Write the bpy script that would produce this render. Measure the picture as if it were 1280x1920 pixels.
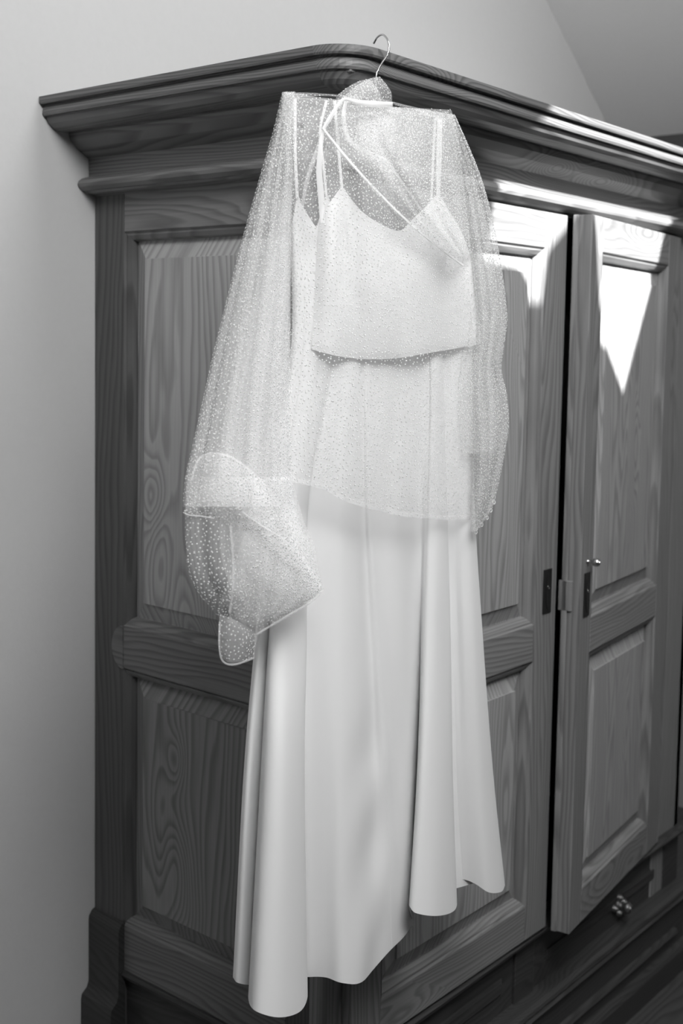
import bpy, bmesh, math, random
import numpy as np
from mathutils import Vector, Matrix

for o in list(bpy.data.objects):
    bpy.data.objects.remove(o, do_unlink=True)
scene = bpy.context.scene
COL = scene.collection
random.seed(7)
RNG = np.random.default_rng(11)

# ------------------------------------------------------------------ camera
ZF = 0.095                                   # wardrobe-local z=0 sits this far above the floor
CAM = np.array([-1.40924, -1.20635, 1.44574 + ZF])
YAW, PITCH, ROLL = (math.radians(a) for a in (51.2958, 4.5625, 1.0858))
FPX, CX, CY = 2245.77, 695.57, 821.13
fw = np.array([math.cos(PITCH)*math.sin(YAW), math.cos(PITCH)*math.cos(YAW), -math.sin(PITCH)])
rt0 = np.array([math.cos(YAW), -math.sin(YAW), 0.0])
up0 = np.cross(rt0, fw)
rt = math.cos(ROLL)*rt0 + math.sin(ROLL)*up0
up = -math.sin(ROLL)*rt0 + math.cos(ROLL)*up0
cd = bpy.data.cameras.new('camera')
cam = bpy.data.objects.new('camera', cd)
COL.objects.link(cam)
M = Matrix.Identity(4)
for i in range(3):
    M[i][0], M[i][1], M[i][2], M[i][3] = rt[i], up[i], -fw[i], CAM[i]
cam.matrix_world = M
cd.sensor_fit = 'AUTO'
cd.sensor_width = 36.0
cd.lens = FPX/1920*36.0
cd.shift_x = -(CX-640)/1920
cd.shift_y = (CY-960)/1920
cd.clip_start = 0.05
cd.dof.use_dof = True
cd.dof.focus_distance = 1.68
cd.dof.aperture_fstop = 5.0
scene.camera = cam

# ------------------------------------------------------------------ world, lights, exposure
world = bpy.data.worlds.new('world')
scene.world = world
world.use_nodes = True
bg = world.node_tree.nodes['Background']
bg.inputs[0].default_value = (1, 1, 1, 1)
bg.inputs[1].default_value = 0.10
SUN_D = Vector((0.40, 1.0, -0.86)).normalized()
sd = bpy.data.lights.new('sun', 'SUN')
sd.energy = 26.0
sd.angle = math.radians(0.3)
so = bpy.data.objects.new('sun', sd)
so.rotation_euler = SUN_D.to_track_quat('-Z', 'Y').to_euler()
so.location = (-1.5, -4, 6)
COL.objects.link(so)

def area(name, loc, target, sx, sy, power, spread=180):
    l = bpy.data.lights.new(name, 'AREA')
    l.shape = 'RECTANGLE'
    l.size, l.size_y, l.energy = sx, sy, power
    l.spread = math.radians(spread)
    o = bpy.data.objects.new(name, l)
    o.location = loc
    o.rotation_euler = (Vector(target)-Vector(loc)).to_track_quat('-Z', 'Y').to_euler()
    COL.objects.link(o)
    return o
area('added_key_light', (-1.20, -1.72, 3.05), (-0.15, 0.0, 1.90), 1.0, 0.9, 66, 180)  # soft key lamp added inside the closed room; no window stands there
area('added_top_light', (0.20, -1.05, 3.25), (0.3, -0.1, 1.5), 0.8, 0.8, 24, 180)  # lamp added overhead to brighten upward bevels; no roof opening at it
scene.cycles.transparent_max_bounces = 40
vs = scene.view_settings
vs.view_transform = 'Standard'
vs.look = 'None'
vs.gamma = 1.0
vs.use_curve_mapping = False
vs.exposure = 0.0

# ------------------------------------------------------------------ materials
def new_mat(name):
    m = bpy.data.materials.new(name)
    m.use_nodes = True
    nt = m.node_tree
    return m, nt, nt.nodes['Principled BSDF'], nt.nodes['Material Output']

def grey(v):
    return (v, v, v, 1.0)

def math_node(nt, op, a, b=None, c=None):
    n = nt.nodes.new('ShaderNodeMath')
    n.operation = op
    for i, v in enumerate((a, b, c)):
        if v is None:
            continue
        if hasattr(v, 'links') or isinstance(v, bpy.types.NodeSocket):
            nt.links.new(v, n.inputs[i])
        else:
            n.inputs[i].default_value = v
    return n.outputs[0]

def wood(name, axis, light=0.16, dark=0.055, freq=75.0, warp=0.30, knots=0.07, rough=0.42, seed=0.0, spots=(), across=1):
    """pine: contour lines of a slowly warped height field, grain running along axis (0,1,2)"""
    m, nt, P, out = new_mat(name)
    tc = nt.nodes.new('ShaderNodeTexCoord')
    oi = nt.nodes.new('ShaderNodeObjectInfo')
    sep = nt.nodes.new('ShaderNodeSeparateXYZ')
    nt.links.new(tc.outputs['Object'], sep.inputs[0])
    ax = [sep.outputs[i] for i in range(3)]
    g = ax[axis]
    oth = [ax[i] for i in range(3) if i != axis]
    rnd = math_node(nt, 'MULTIPLY_ADD', oi.outputs['Random'], 37.0, seed)
    acr = math_node(nt, 'ADD', oth[0], oth[1])
    acr = math_node(nt, 'MULTIPLY_ADD', oth[0], 0.35, acr) if axis == 2 else acr
    comb = nt.nodes.new('ShaderNodeCombineXYZ')
    nt.links.new(math_node(nt, 'MULTIPLY', acr, 5.0), comb.inputs[0])
    nt.links.new(math_node(nt, 'MULTIPLY', g, 0.75), comb.inputs[1])
    nt.links.new(rnd, comb.inputs[2])
    n1 = nt.nodes.new('ShaderNodeTexNoise')
    n1.inputs['Scale'].default_value = 1.35
    n1.inputs['Detail'].default_value = 3.5
    n1.inputs['Roughness'].default_value = 0.4
    nt.links.new(comb.outputs[0], n1.inputs['Vector'])
    comb2 = nt.nodes.new('ShaderNodeCombineXYZ')
    nt.links.new(math_node(nt, 'MULTIPLY', acr, 6.5), comb2.inputs[0])
    nt.links.new(math_node(nt, 'MULTIPLY', g, 2.6), comb2.inputs[1])
    nt.links.new(rnd, comb2.inputs[2])
    vo = nt.nodes.new('ShaderNodeTexVoronoi')
    vo.inputs['Scale'].default_value = 1.0
    nt.links.new(comb2.outputs[0], vo.inputs['Vector'])
    sc = nt.nodes.new('ShaderNodeSeparateColor')
    nt.links.new(vo.outputs['Color'], sc.inputs[0])
    gate = math_node(nt, 'GREATER_THAN', sc.outputs[0], 0.62)
    mr = nt.nodes.new('ShaderNodeMapRange')
    mr.interpolation_type = 'SMOOTHERSTEP'
    mr.inputs['From Min'].default_value = 0.0
    mr.inputs['From Max'].default_value = 0.50
    mr.inputs['To Min'].default_value = 1.0
    mr.inputs['To Max'].default_value = 0.0
    nt.links.new(vo.outputs['Distance'], mr.inputs['Value'])
    kb = math_node(nt, 'MULTIPLY', mr.outputs[0], gate)
    h = math_node(nt, 'MULTIPLY_ADD', n1.outputs['Fac'], warp, acr)
    h = math_node(nt, 'MULTIPLY_ADD', kb, knots, h)
    for g0, a0, amp, sg, sa in spots:            # single knots: rings closing round (g0 along, a0 across)
        dg = math_node(nt, 'MULTIPLY', math_node(nt, 'SUBTRACT', g, g0), 1.0/sg)
        da = math_node(nt, 'MULTIPLY', math_node(nt, 'SUBTRACT', ax[across], a0), 1.0/sa)
        d2 = math_node(nt, 'ADD', math_node(nt, 'MULTIPLY', dg, dg), math_node(nt, 'MULTIPLY', da, da))
        ex = math_node(nt, 'POWER', 2.718, math_node(nt, 'MULTIPLY', d2, -1.0))
        h = math_node(nt, 'MULTIPLY_ADD', ex, amp, h)
    fr = math_node(nt, 'FRACT', math_node(nt, 'MULTIPLY', h, freq))
    ramp = nt.nodes.new('ShaderNodeValToRGB')
    e = ramp.color_ramp.elements
    e[0].position, e[0].color = 0.0, grey(0.0)
    e[1].position, e[1].color = 1.0, grey(0.10)
    for pos, v in ((0.35, 0.15), (0.78, 1.0), (0.90, 0.75)):
        k = e.new(pos)
        k.color = grey(v)
    nt.links.new(fr, ramp.inputs[0])
    # fine fibres and broad tone variation
    comb3 = nt.nodes.new('ShaderNodeCombineXYZ')
    nt.links.new(math_node(nt, 'MULTIPLY', acr, 260.0), comb3.inputs[0])
    nt.links.new(math_node(nt, 'MULTIPLY', g, 5.0), comb3.inputs[1])
    nt.links.new(rnd, comb3.inputs[2])
    n2 = nt.nodes.new('ShaderNodeTexNoise')
    n2.inputs['Scale'].default_value = 1.0
    n2.inputs['Detail'].default_value = 3.0
    nt.links.new(comb3.outputs[0], n2.inputs['Vector'])
    n3 = nt.nodes.new('ShaderNodeTexNoise')
    n3.inputs['Scale'].default_value = 2.2
    n3.inputs['Detail'].default_value = 2.0
    nt.links.new(comb.outputs[0], n3.inputs['Vector'])
    core = nt.nodes.new('ShaderNodeMapRange')
    core.inputs['From Min'].default_value = 0.03
    core.inputs['From Max'].default_value = 0.10
    core.inputs['To Min'].default_value = 0.7
    core.inputs['To Max'].default_value = 0.0
    nt.links.new(vo.outputs['Distance'], core.inputs['Value'])
    corek = math_node(nt, 'MULTIPLY', core.outputs[0], gate)
    f = math_node(nt, 'MULTIPLY', ramp.outputs[0], 0.55)
    f = math_node(nt, 'MULTIPLY_ADD', n2.outputs['Fac'], 0.55, f)
    f = math_node(nt, 'MULTIPLY_ADD', n3.outputs['Fac'], 0.35, f)
    f = math_node(nt, 'ADD', f, corek)
    f = math_node(nt, 'SUBTRACT', f, 0.34)
    mx = nt.nodes.new('ShaderNodeMix')
    mx.data_type = 'RGBA'
    mx.clamp_factor = True
    mx.inputs[6].default_value = grey(light)
    mx.inputs[7].default_value = grey(dark)
    nt.links.new(f, mx.inputs[0])
    nt.links.new(mx.outputs[2], P.inputs['Base Color'])
    P.inputs['Roughness'].default_value = rough
    P.inputs['Specular IOR Level'].default_value = 0.35
    bp = nt.nodes.new('ShaderNodeBump')
    bp.inputs['Strength'].default_value = 0.12
    bp.inputs['Distance'].default_value = 0.002
    nt.links.new(f, bp.inputs['Height'])
    nt.links.new(bp.outputs[0], P.inputs['Normal'])
    return m

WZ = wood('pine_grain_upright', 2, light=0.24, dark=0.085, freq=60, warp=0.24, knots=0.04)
WSZ = wood('pine_side_frame_shaded', 2, light=0.10, dark=0.04, freq=60, warp=0.2, knots=0.03)  # same pine darkened: shade on the side stiles put into the colour
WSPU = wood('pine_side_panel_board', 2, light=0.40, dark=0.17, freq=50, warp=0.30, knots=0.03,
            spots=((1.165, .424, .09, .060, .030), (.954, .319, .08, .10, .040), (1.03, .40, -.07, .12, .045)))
WSPL = wood('pine_side_panel_lower_shaded', 2, light=0.26, dark=0.08, freq=50, warp=0.26, knots=0.02,  # darker than the upper panel: light falloff put into the colour
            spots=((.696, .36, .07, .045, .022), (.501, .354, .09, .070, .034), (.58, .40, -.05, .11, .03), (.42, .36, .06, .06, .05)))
WX = wood('pine_grain_along_front', 0, light=0.24, dark=0.085, freq=70)
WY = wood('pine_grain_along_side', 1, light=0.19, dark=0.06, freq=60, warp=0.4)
WPAN = wood('pine_panel_board', 2, light=0.36, dark=0.14, freq=48, warp=0.40, knots=0.10)
WCX = wood('pine_cornice_front', 0, light=0.18, dark=0.045, freq=120, warp=0.18, knots=0.03, across=2,
           spots=((.782, 1.779, .09, .10, .022), (.593, 1.782, .07, .06, .018), (.05, 1.845, .08, .09, .02)))
WCY = wood('pine_cornice_side', 1, light=0.17, dark=0.04, freq=150, warp=0.13, knots=0.03)
WBASE = wood('pine_base_shaded', 0, light=0.055, dark=0.02, freq=80)  # pine darkened: the shade low on the wardrobe is put into the colour
WBASEY = wood('pine_base_side_shaded', 1, light=0.05, dark=0.02, freq=80)  # likewise darkened to carry the shade at the foot of the side

def plain(name, v, rough=0.6, metal=0.0, spec=0.5):
    m, nt, P, out = new_mat(name)
    n = nt.nodes.new('ShaderNodeTexNoise')
    n.inputs['Scale'].default_value = 40
    mx = nt.nodes.new('ShaderNodeMix')
    mx.data_type = 'RGBA'
    mx.inputs[6].default_value = grey(v*0.92)
    mx.inputs[7].default_value = grey(min(1, v*1.06))
    nt.links.new(n.outputs['Fac'], mx.inputs[0])
    nt.links.new(mx.outputs[2], P.inputs['Base Color'])
    P.inputs['Roughness'].default_value = rough
    P.inputs['Metallic'].default_value = metal
    P.inputs['Specular IOR Level'].default_value = spec
    return m

def plaster(name, v):
    m, nt, P, out = new_mat(name)
    tc = nt.nodes.new('ShaderNodeTexCoord')
    n = nt.nodes.new('ShaderNodeTexNoise')
    n.inputs['Scale'].default_value = 90
    n.inputs['Detail'].default_value = 5
    nt.links.new(tc.outputs['Object'], n.inputs['Vector'])
    mx = nt.nodes.new('ShaderNodeMix')
    mx.data_type = 'RGBA'
    mx.inputs[6].default_value = grey(v*0.97)
    mx.inputs[7].default_value = grey(v*1.02)
    nt.links.new(n.outputs['Fac'], mx.inputs[0])
    nt.links.new(mx.outputs[2], P.inputs['Base Color'])
    bp = nt.nodes.new('ShaderNodeBump')
    bp.inputs['Strength'].default_value = 0.12
    bp.inputs['Distance'].default_value = 0.003
    nt.links.new(n.outputs['Fac'], bp.inputs['Height'])
    nt.links.new(bp.outputs[0], P.inputs['Normal'])
    P.inputs['Roughness'].default_value = 0.9
    P.inputs['Specular IOR Level'].default_value = 0.2
    return m

PLASTER = plaster('white_plaster', 0.48)
PLASTER_R = plaster('ceiling_plaster', 0.60)
FLOORM = wood('floor_boards', 0, light=0.07, dark=0.03, freq=60)
INSIDE = plain('dark_cabinet_inside', 0.012, 0.9, 0, 0.1)
IRON = plain('dark_iron', 0.03, 0.45, 0.6)
STEEL = plain('polished_steel', 0.55, 0.22, 1.0)
BRASS = plain('aged_brass', 0.16, 0.4, 0.8)

def cloth(name, v, weave=900.0, transl=0.12):
    m, nt, P, out = new_mat(name)
    tc = nt.nodes.new('ShaderNodeTexCoord')
    n = nt.nodes.new('ShaderNodeTexNoise')
    n.inputs['Scale'].default_value = weave
    nt.links.new(tc.outputs['Object'], n.inputs['Vector'])
    bp = nt.nodes.new('ShaderNodeBump')
    bp.inputs['Strength'].default_value = 0.05
    bp.inputs['Distance'].default_value = 0.001
    nt.links.new(n.outputs['Fac'], bp.inputs['Height'])
    nt.links.new(bp.outputs[0], P.inputs['Normal'])
    P.inputs['Base Color'].default_value = grey(v)
    P.inputs['Roughness'].default_value = 0.75
    P.inputs['Specular IOR Level'].default_value = 0.2
    P.inputs['Sheen Weight'].default_value = 0.1
    tr = nt.nodes.new('ShaderNodeBsdfTranslucent')
    tr.inputs[0].default_value = grey(v)
    mx = nt.nodes.new('ShaderNodeMixShader')
    mx.inputs[0].default_value = transl
    nt.links.new(P.outputs[0], mx.inputs[1])
    nt.links.new(tr.outputs[0], mx.inputs[2])
    nt.links.new(mx.outputs[0], out.inputs[0])
    return m

def sheer(name, v, cover):
    """open net: a fixed share of threads, the rest see-through"""
    m, nt, P, out = new_mat(name)
    P.inputs['Base Color'].default_value = grey(v)
    P.inputs['Roughness'].default_value = 0.8
    P.inputs['Specular IOR Level'].default_value = 0.2
    tr = nt.nodes.new('ShaderNodeBsdfTranslucent')
    tr.inputs[0].default_value = grey(v)
    mx = nt.nodes.new('ShaderNodeMixShader')
    mx.inputs[0].default_value = 0.20
    nt.links.new(P.outputs[0], mx.inputs[1])
    nt.links.new(tr.outputs[0], mx.inputs[2])
    tp = nt.nodes.new('ShaderNodeBsdfTransparent')
    m2 = nt.nodes.new('ShaderNodeMixShader')
    m2.inputs[0].default_value = cover
    nt.links.new(tp.outputs[0], m2.inputs[1])
    nt.links.new(mx.outputs[0], m2.inputs[2])
    nt.links.new(m2.outputs[0], out.inputs[0])
    return m

CREPE = cloth('ivory_crepe', 0.84)
CAMI = cloth('ivory_satin', 0.82)
NET = sheer('sheer_net', 0.985, 0.21)
RIB = sheer('sheer_ribbon', 0.95, 0.50)
DOT = cloth('flock_dot', 0.97, transl=0.48)

def clear_plastic():
    m, nt, P, out = new_mat('clear_plastic')
    P.inputs['Base Color'].default_value = grey(0.95)
    P.inputs['Roughness'].default_value = 0.08
    P.inputs['Transmission Weight'].default_value = 1.0
    P.inputs['IOR'].default_value = 1.45
    return m
CLEAR = clear_plastic()

# ------------------------------------------------------------------ helpers
def link(o, parent=None):
    COL.objects.link(o)
    if parent is not None:
        o.parent = parent
    return o

def empty(name, loc=(0, 0, 0), parent=None, rz=0.0):
    o = bpy.data.objects.new(name, None)
    o.empty_display_size = 0.05
    o.location = loc
    o.rotation_euler = (0, 0, rz)
    return link(o, parent)

def mesh_obj(name, verts, faces, mat, parent=None, smooth=False):
    me = bpy.data.meshes.new(name)
    me.from_pydata([tuple(map(float, v)) for v in verts], [], faces)
    me.update()
    if smooth:
        me.polygons.foreach_set('use_smooth', [True]*len(me.polygons))
    me.materials.append(mat)
    return link(bpy.data.objects.new(name, me), parent)

def bm_obj(name, bm, mat, parent=None, smooth=False):
    bmesh.ops.recalc_face_normals(bm, faces=bm.faces)
    me = bpy.data.meshes.new(name)
    bm.to_mesh(me)
    bm.free()
    if smooth:
        me.polygons.foreach_set('use_smooth', [True]*len(me.polygons))
    me.materials.append(mat)
    return link(bpy.data.objects.new(name, me), parent)

def box(name, lo, hi, mat, parent=None, bev=0.0, seg=2):
    bm = bmesh.new()
    bmesh.ops.create_cube(bm, size=1)
    for v in bm.verts:
        v.co = Vector([lo[i] + (v.co[i]+0.5)*(hi[i]-lo[i]) for i in range(3)])
    if bev:
        bmesh.ops.bevel(bm, geom=list(bm.edges), offset=bev, segments=seg, affect='EDGES', profile=0.5)
    return bm_obj(name, bm, mat, parent)

def prism(name, poly, axis, lo, hi, mat, parent=None):
    """polygon in the two other axes (in order) extruded along axis"""
    n = len(poly)
    V = []
    for e in (lo, hi):
        for a, b in poly:
            c = [a, b]
            c.insert(axis, e)
            V.append(c)
    F = [list(range(n))[::-1], list(range(n, 2*n))]
    F += [[i, (i+1) % n, n+(i+1) % n, n+i] for i in range(n)]
    bm = bmesh.new()
    vs_ = [bm.verts.new(v) for v in V]
    for f in F:
        bm.faces.new([vs_[i] for i in f])
    return bm_obj(name, bm, mat, parent)

def lathe(name, prof, mat, parent=None, n=20, axis=1, org=(0, 0, 0), sgn=1):
    """profile (along, radius) turned about axis"""
    V, F = [], []
    for a, r in prof:
        for k in range(n):
            t = 2*math.pi*k/n
            c = [r*math.cos(t), r*math.sin(t)]
            c.insert(axis, a*sgn)
            V.append([c[i]+org[i] for i in range(3)])
    for j in range(len(prof)-1):
        for k in range(n):
            F.append([j*n+k, j*n+(k+1) % n, (j+1)*n+(k+1) % n, (j+1)*n+k])
    F.append(list(range(n)))
    F.append([(len(prof)-1)*n+k for k in range(n)][::-1])
    return mesh_obj(name, V, F, mat, parent, True)

def tube(name, pts, rad, mat, parent=None, n=10, sub=6):
    P = cr1(np.array(pts, float), sub)
    V, F = [], []
    m = len(P)
    for i in range(m):
        t = P[min(i+1, m-1)]-P[max(i-1, 0)]
        t /= np.linalg.norm(t)
        a = np.cross(t, [0.31, 0.17, 0.93] if abs(t[2]) < 0.9 else [0.9, 0.3, 0.1])
        a /= np.linalg.norm(a)
        b = np.cross(t, a)
        for k in range(n):
            th = 2*math.pi*k/n
            V.append(P[i]+rad*(math.cos(th)*a+math.sin(th)*b))
    for i in range(m-1):
        for k in range(n):
            F.append([i*n+k, i*n+(k+1) % n, (i+1)*n+(k+1) % n, (i+1)*n+k])
    F.append(list(range(n))[::-1])
    F.append([(m-1)*n+k for k in range(n)])
    return mesh_obj(name, V, F, mat, parent, True)

def cr1(P, sub):
    """Catmull-Rom through points along axis 0"""
    P = np.asarray(P, float)
    n = len(P)
    out = []
    for i in range(n-1):
        p0 = P[i-1] if i > 0 else 2*P[0]-P[1]
        p1, p2 = P[i], P[i+1]
        p3 = P[i+2] if i+2 < n else 2*P[-1]-P[-2]
        for k in range(sub):
            t = k/sub
            out.append(0.5*((2*p1)+(-p0+p2)*t+(2*p0-5*p1+4*p2-p3)*t*t+(-p0+3*p1-3*p2+p3)*t**3))
    out.append(P[-1])
    return np.array(out)

def cr_at(xs, ys, q):
    """smooth interpolation of ys over increasing xs (pchip-like)"""
    xs = np.asarray(xs, float)
    ys = np.asarray(ys, float)
    h = np.diff(xs)
    d = np.diff(ys)/h
    m = np.zeros_like(ys)
    m[1:-1] = np.where(d[:-1]*d[1:] > 0, 2*d[:-1]*d[1:]/(d[:-1]+d[1:]+1e-12), 0)
    m[0], m[-1] = d[0], d[-1]
    q = np.clip(np.asarray(q, float), xs[0], xs[-1])
    i = np.clip(np.searchsorted(xs, q, side='right')-1, 0, len(xs)-2)
    t = (q-xs[i])/h[i]
    return ((2*t**3-3*t**2+1)*ys[i]+(t**3-2*t**2+t)*h[i]*m[i]
            + (-2*t**3+3*t**2)*ys[i+1]+(t**3-t**2)*h[i]*m[i+1])

def tag(o, label, cat, group=None):
    o['label'] = label
    o['category'] = cat
    if group:
        o['group'] = group
    return o

def structure(o):
    o['kind'] = 'structure'
    return o

# ------------------------------------------------------------------ the room
YB = 0.582                                    # gable wall plane behind the wardrobe
RX, RZ, RS = 1.566, 2.413+ZF, -0.756         # roof line on the gable
def roof_z(x):
    return RZ+RS*(x-RX)
XR, XRIDGE, XL, YN = 2.02, -1.0, -3.6, -3.9
ZR = roof_z(XRIDGE)
def left_z(x):
    return ZR-0.756*(XRIDGE-x)
structure(prism('wall_back', [(XL-.1, 0), (XR+.6, 0), (XR+.6, roof_z(XR)), (XR, roof_z(XR)), (XRIDGE, ZR), (XL-.1, left_z(XL-.1))], 1, YB, YB+0.12, PLASTER))
structure(box('floor', (XL-.1, YN, -0.06), (XR+.7, YB, 0.0), FLOORM))
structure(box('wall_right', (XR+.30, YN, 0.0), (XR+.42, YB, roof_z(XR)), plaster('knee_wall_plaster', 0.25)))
structure(box('trim_1', (XR-.02, YN, roof_z(XR)-.10), (XR+.60, YB, roof_z(XR)+.06), wood('dark_beam', 1, light=0.06, dark=0.03)))
structure(box('wall_left', (XL-.1, YN, 0.0), (XL, YB, left_z(XL)), PLASTER))
structure(prism('wall_front', [(XL-.1, 0), (XR+.6, 0), (XR+.6, roof_z(XR)), (XR, roof_z(XR)), (XRIDGE, ZR), (XL-.1, left_z(XL-.1))], 1, YN-0.12, YN, PLASTER))
structure(prism('ceiling', [(XL-.1, left_z(XL-.1)), (XRIDGE, ZR), (XRIDGE, ZR+.02), (XL-.1, left_z(XL-.1)+.02)], 1, YN, YB, PLASTER_R))

# sloping ceiling with an unseen opening added to shape the sun patch: outline given where the light falls
# on the wardrobe front (x, z at y = -0.03) and carried back along the sun to the roof
LIT = [(.463, 2.25), (.455, 1.768), (.40, 1.735), (.37, 1.60), (.484, 1.589), (.565, 1.505), (.585, 1.62), (.662, 1.675),
       (.690, 1.60), (.715, 1.475), (.75, 1.42), (.868, 1.318), (1.02, 1.575), (1.075, 1.69), (1.13, 1.735), (1.19, 1.75), (1.24, 2.25)]
def to_roof(x, z):
    p = Vector((x, -0.03, z+ZF))
    d = -SUN_D
    t = (RZ+RS*(p.x-RX)-p.z)/(d.z-RS*d.x)
    return p+d*t
bm = bmesh.new()
outer = [bm.verts.new(v) for v in ((XRIDGE, YN, ZR), (XR, YN, roof_z(XR)), (XR, YB, roof_z(XR)), (XRIDGE, YB, ZR))]
inner = [bm.verts.new(to_roof(x, z)) for x, z in LIT]
es = [bm.edges.new((outer[i], outer[(i+1) % 4])) for i in range(4)]
es += [bm.edges.new((inner[i], inner[(i+1) % len(inner)])) for i in range(len(inner))]
bmesh.ops.triangle_fill(bm, edges=es, use_beauty=True)
def inside(pt, poly):
    c = False
    n = len(poly)
    for i in range(n):
        a, b = poly[i], poly[i-1]
        if (a.y > pt.y) != (b.y > pt.y) and pt.x < (b.x-a.x)*(pt.y-a.y)/(b.y-a.y)+a.x:
            c = not c
    return c
ipoly = [v.co.copy() for v in inner]
kill = [f for f in bm.faces if inside(f.calc_center_median(), ipoly)]
bmesh.ops.delete(bm, geom=kill, context='FACES_ONLY')
me = bpy.data.meshes.new('ceiling')
bmesh.ops.recalc_face_normals(bm, faces=bm.faces)
bm.to_mesh(me)
bm.free()
me.materials.append(PLASTER_R)
ceil = link(bpy.data.objects.new('ceiling', me))
structure(ceil)
sm = ceil.modifiers.new('thick', 'SOLIDIFY')
sm.thickness = 0.02
sm.offset = 1

# ------------------------------------------------------------------ the wardrobe
W, D = 1.35, 0.58
wardrobe = empty('wardrobe', (0, 0, ZF))
tag(wardrobe, 'large two-door pine wardrobe with panelled side and heavy moulded cornice', 'wardrobe')

# carcass shell behind frames
def part_box(name, lo, hi, mat, bev=0.002, parent=wardrobe):
    return box(name, lo, hi, mat, parent, bev)

part_box('back_panel', (0.02, D-0.02, -0.09), (W-0.02, D, 1.74), INSIDE)
part_box('side_lining', (0.024, 0.03, -0.05), (0.034, D-0.02, 1.74), INSIDE, 0)
part_box('bottom_board', (0.02, 0.03, 0.235), (W-0.02, D-0.02, 0.25), INSIDE, 0)
part_box('top_board', (-0.09, -0.10, 1.825), (W+0.09, D, 1.845), WX)
part_box('side_board', (W-0.024, 0.0, -0.09), (W, D, 1.74), WZ)
part_box('lining_board', (0.034, 0.045, 1.70), (W-0.03, 0.06, 1.80), INSIDE, 0)

# panel field with mitred frame moulding, on a plane given by a mapping (a, z, depth) -> xyz
def ring(name, a0, a1, z0, z1, prof, mp, mats, parent):
    """mitred moulding round a rectangle, one piece per edge; prof: (inset, depth) list from outside in; mats: (level, upright)"""
    for k in range(4):
        V = []
        for ins, dep in prof:
            c = [(a0+ins, z0+ins), (a1-ins, z0+ins), (a1-ins, z1-ins), (a0+ins, z1-ins)]
            V += [mp(*c[k], dep), mp(*c[(k+1) % 4], dep)]
        bm = bmesh.new()
        vv = [bm.verts.new(v) for v in V]
        for j in range(len(prof)-1):
            bm.faces.new([vv[2*j], vv[2*j+1], vv[2*j+3], vv[2*j+2]])
        bmesh.ops.recalc_face_normals(bm, faces=bm.faces)
        bm_obj(name, bm, mats[k % 2], parent)

def fielded_panel(name, a0, a1, z0, z1, mp, mat, parent):
    prof = [(-0.004, 0.020), (0.006, 0.020), (0.036, 0.010), (0.0365, 0.0065), (0.041, 0.0065)]
    V, F = [], []
    for ins, dep in prof:
        V += [mp(a0+ins, z0+ins, dep), mp(a1-ins, z0+ins, dep), mp(a1-ins, z1-ins, dep), mp(a0+ins, z1-ins, dep)]
    n = len(prof)
    for j in range(n-1):
        for k in range(4):
            F.append([4*j+k, 4*j+(k+1) % 4, 4*j+4+(k+1) % 4, 4*j+4+k])
    F.append([4*(n-1)+k for k in range(4)])
    V += [mp(a0-.004, z0-.004, .026), mp(a1+.004, z0-.004, .026), mp(a1+.004, z1+.004, .026), mp(a0-.004, z1+.004, .026)]
    b = 4*n
    F.append([b+3, b+2, b+1, b])
    F += [[k, b+k, b+(k+1) % 4, (k+1) % 4] for k in range(4)]
    bm = bmesh.new()
    vv = [bm.verts.new(v) for v in V]
    for f in F:
        bm.faces.new([vv[i] for i in f])
    return bm_obj(name, bm, mat, parent)

MOULD = [(0.0, 0.0), (0.003, 0.0035), (0.006, 0.004), (0.013, 0.009), (0.016, 0.0165), (0.016, 0.022)]

# --- panelled side (faces -x); a = y
side = lambda a, z, d: (d, a, z)
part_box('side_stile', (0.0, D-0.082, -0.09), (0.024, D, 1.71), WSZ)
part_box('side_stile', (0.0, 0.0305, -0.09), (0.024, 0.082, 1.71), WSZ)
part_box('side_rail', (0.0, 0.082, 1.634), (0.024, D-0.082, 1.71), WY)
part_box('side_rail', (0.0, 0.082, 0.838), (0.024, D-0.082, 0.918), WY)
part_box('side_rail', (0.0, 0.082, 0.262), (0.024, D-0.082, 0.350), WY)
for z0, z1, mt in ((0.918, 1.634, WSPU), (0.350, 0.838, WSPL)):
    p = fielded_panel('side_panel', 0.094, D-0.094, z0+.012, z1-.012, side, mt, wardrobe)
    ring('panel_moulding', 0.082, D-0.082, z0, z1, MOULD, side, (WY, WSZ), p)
# curved joint overlay where the middle rail meets the rear stile
prism('rail_end', [(D-0.082+0.030*math.sin(t)*1.0, 0.878+0.040*math.cos(t)) for t in [math.pi*k/14 for k in range(15)]],
      0, -0.0022, 0.010, WY, wardrobe)
# base of the side
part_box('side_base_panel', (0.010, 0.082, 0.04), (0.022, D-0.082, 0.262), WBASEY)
def ystrip(name, poly, y0, y1, mat):
    """profile in (x,z) extruded along y"""
    return prism(name, poly, 1, y0, y1, mat, wardrobe)
def xstrip(name, poly, x0, x1, mat):
    """profile in (y,z) extruded along x"""
    return prism(name, poly, 0, x0, x1, mat, wardrobe)
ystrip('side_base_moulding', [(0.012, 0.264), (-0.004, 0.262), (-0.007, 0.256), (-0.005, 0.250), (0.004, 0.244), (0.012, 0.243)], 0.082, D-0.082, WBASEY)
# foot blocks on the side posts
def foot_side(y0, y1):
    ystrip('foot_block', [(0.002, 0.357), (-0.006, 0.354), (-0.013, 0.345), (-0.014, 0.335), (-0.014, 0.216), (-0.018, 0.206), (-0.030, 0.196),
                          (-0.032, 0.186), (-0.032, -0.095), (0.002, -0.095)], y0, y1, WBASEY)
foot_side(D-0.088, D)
ystrip('side_plinth', [(0.004, 0.125), (-0.020, 0.122), (-0.026, 0.112), (-0.018, 0.096), (-0.012, 0.090), (-0.012, -0.095), (0.004, -0.095)], 0.0, D-0.088, WBASEY)

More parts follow.
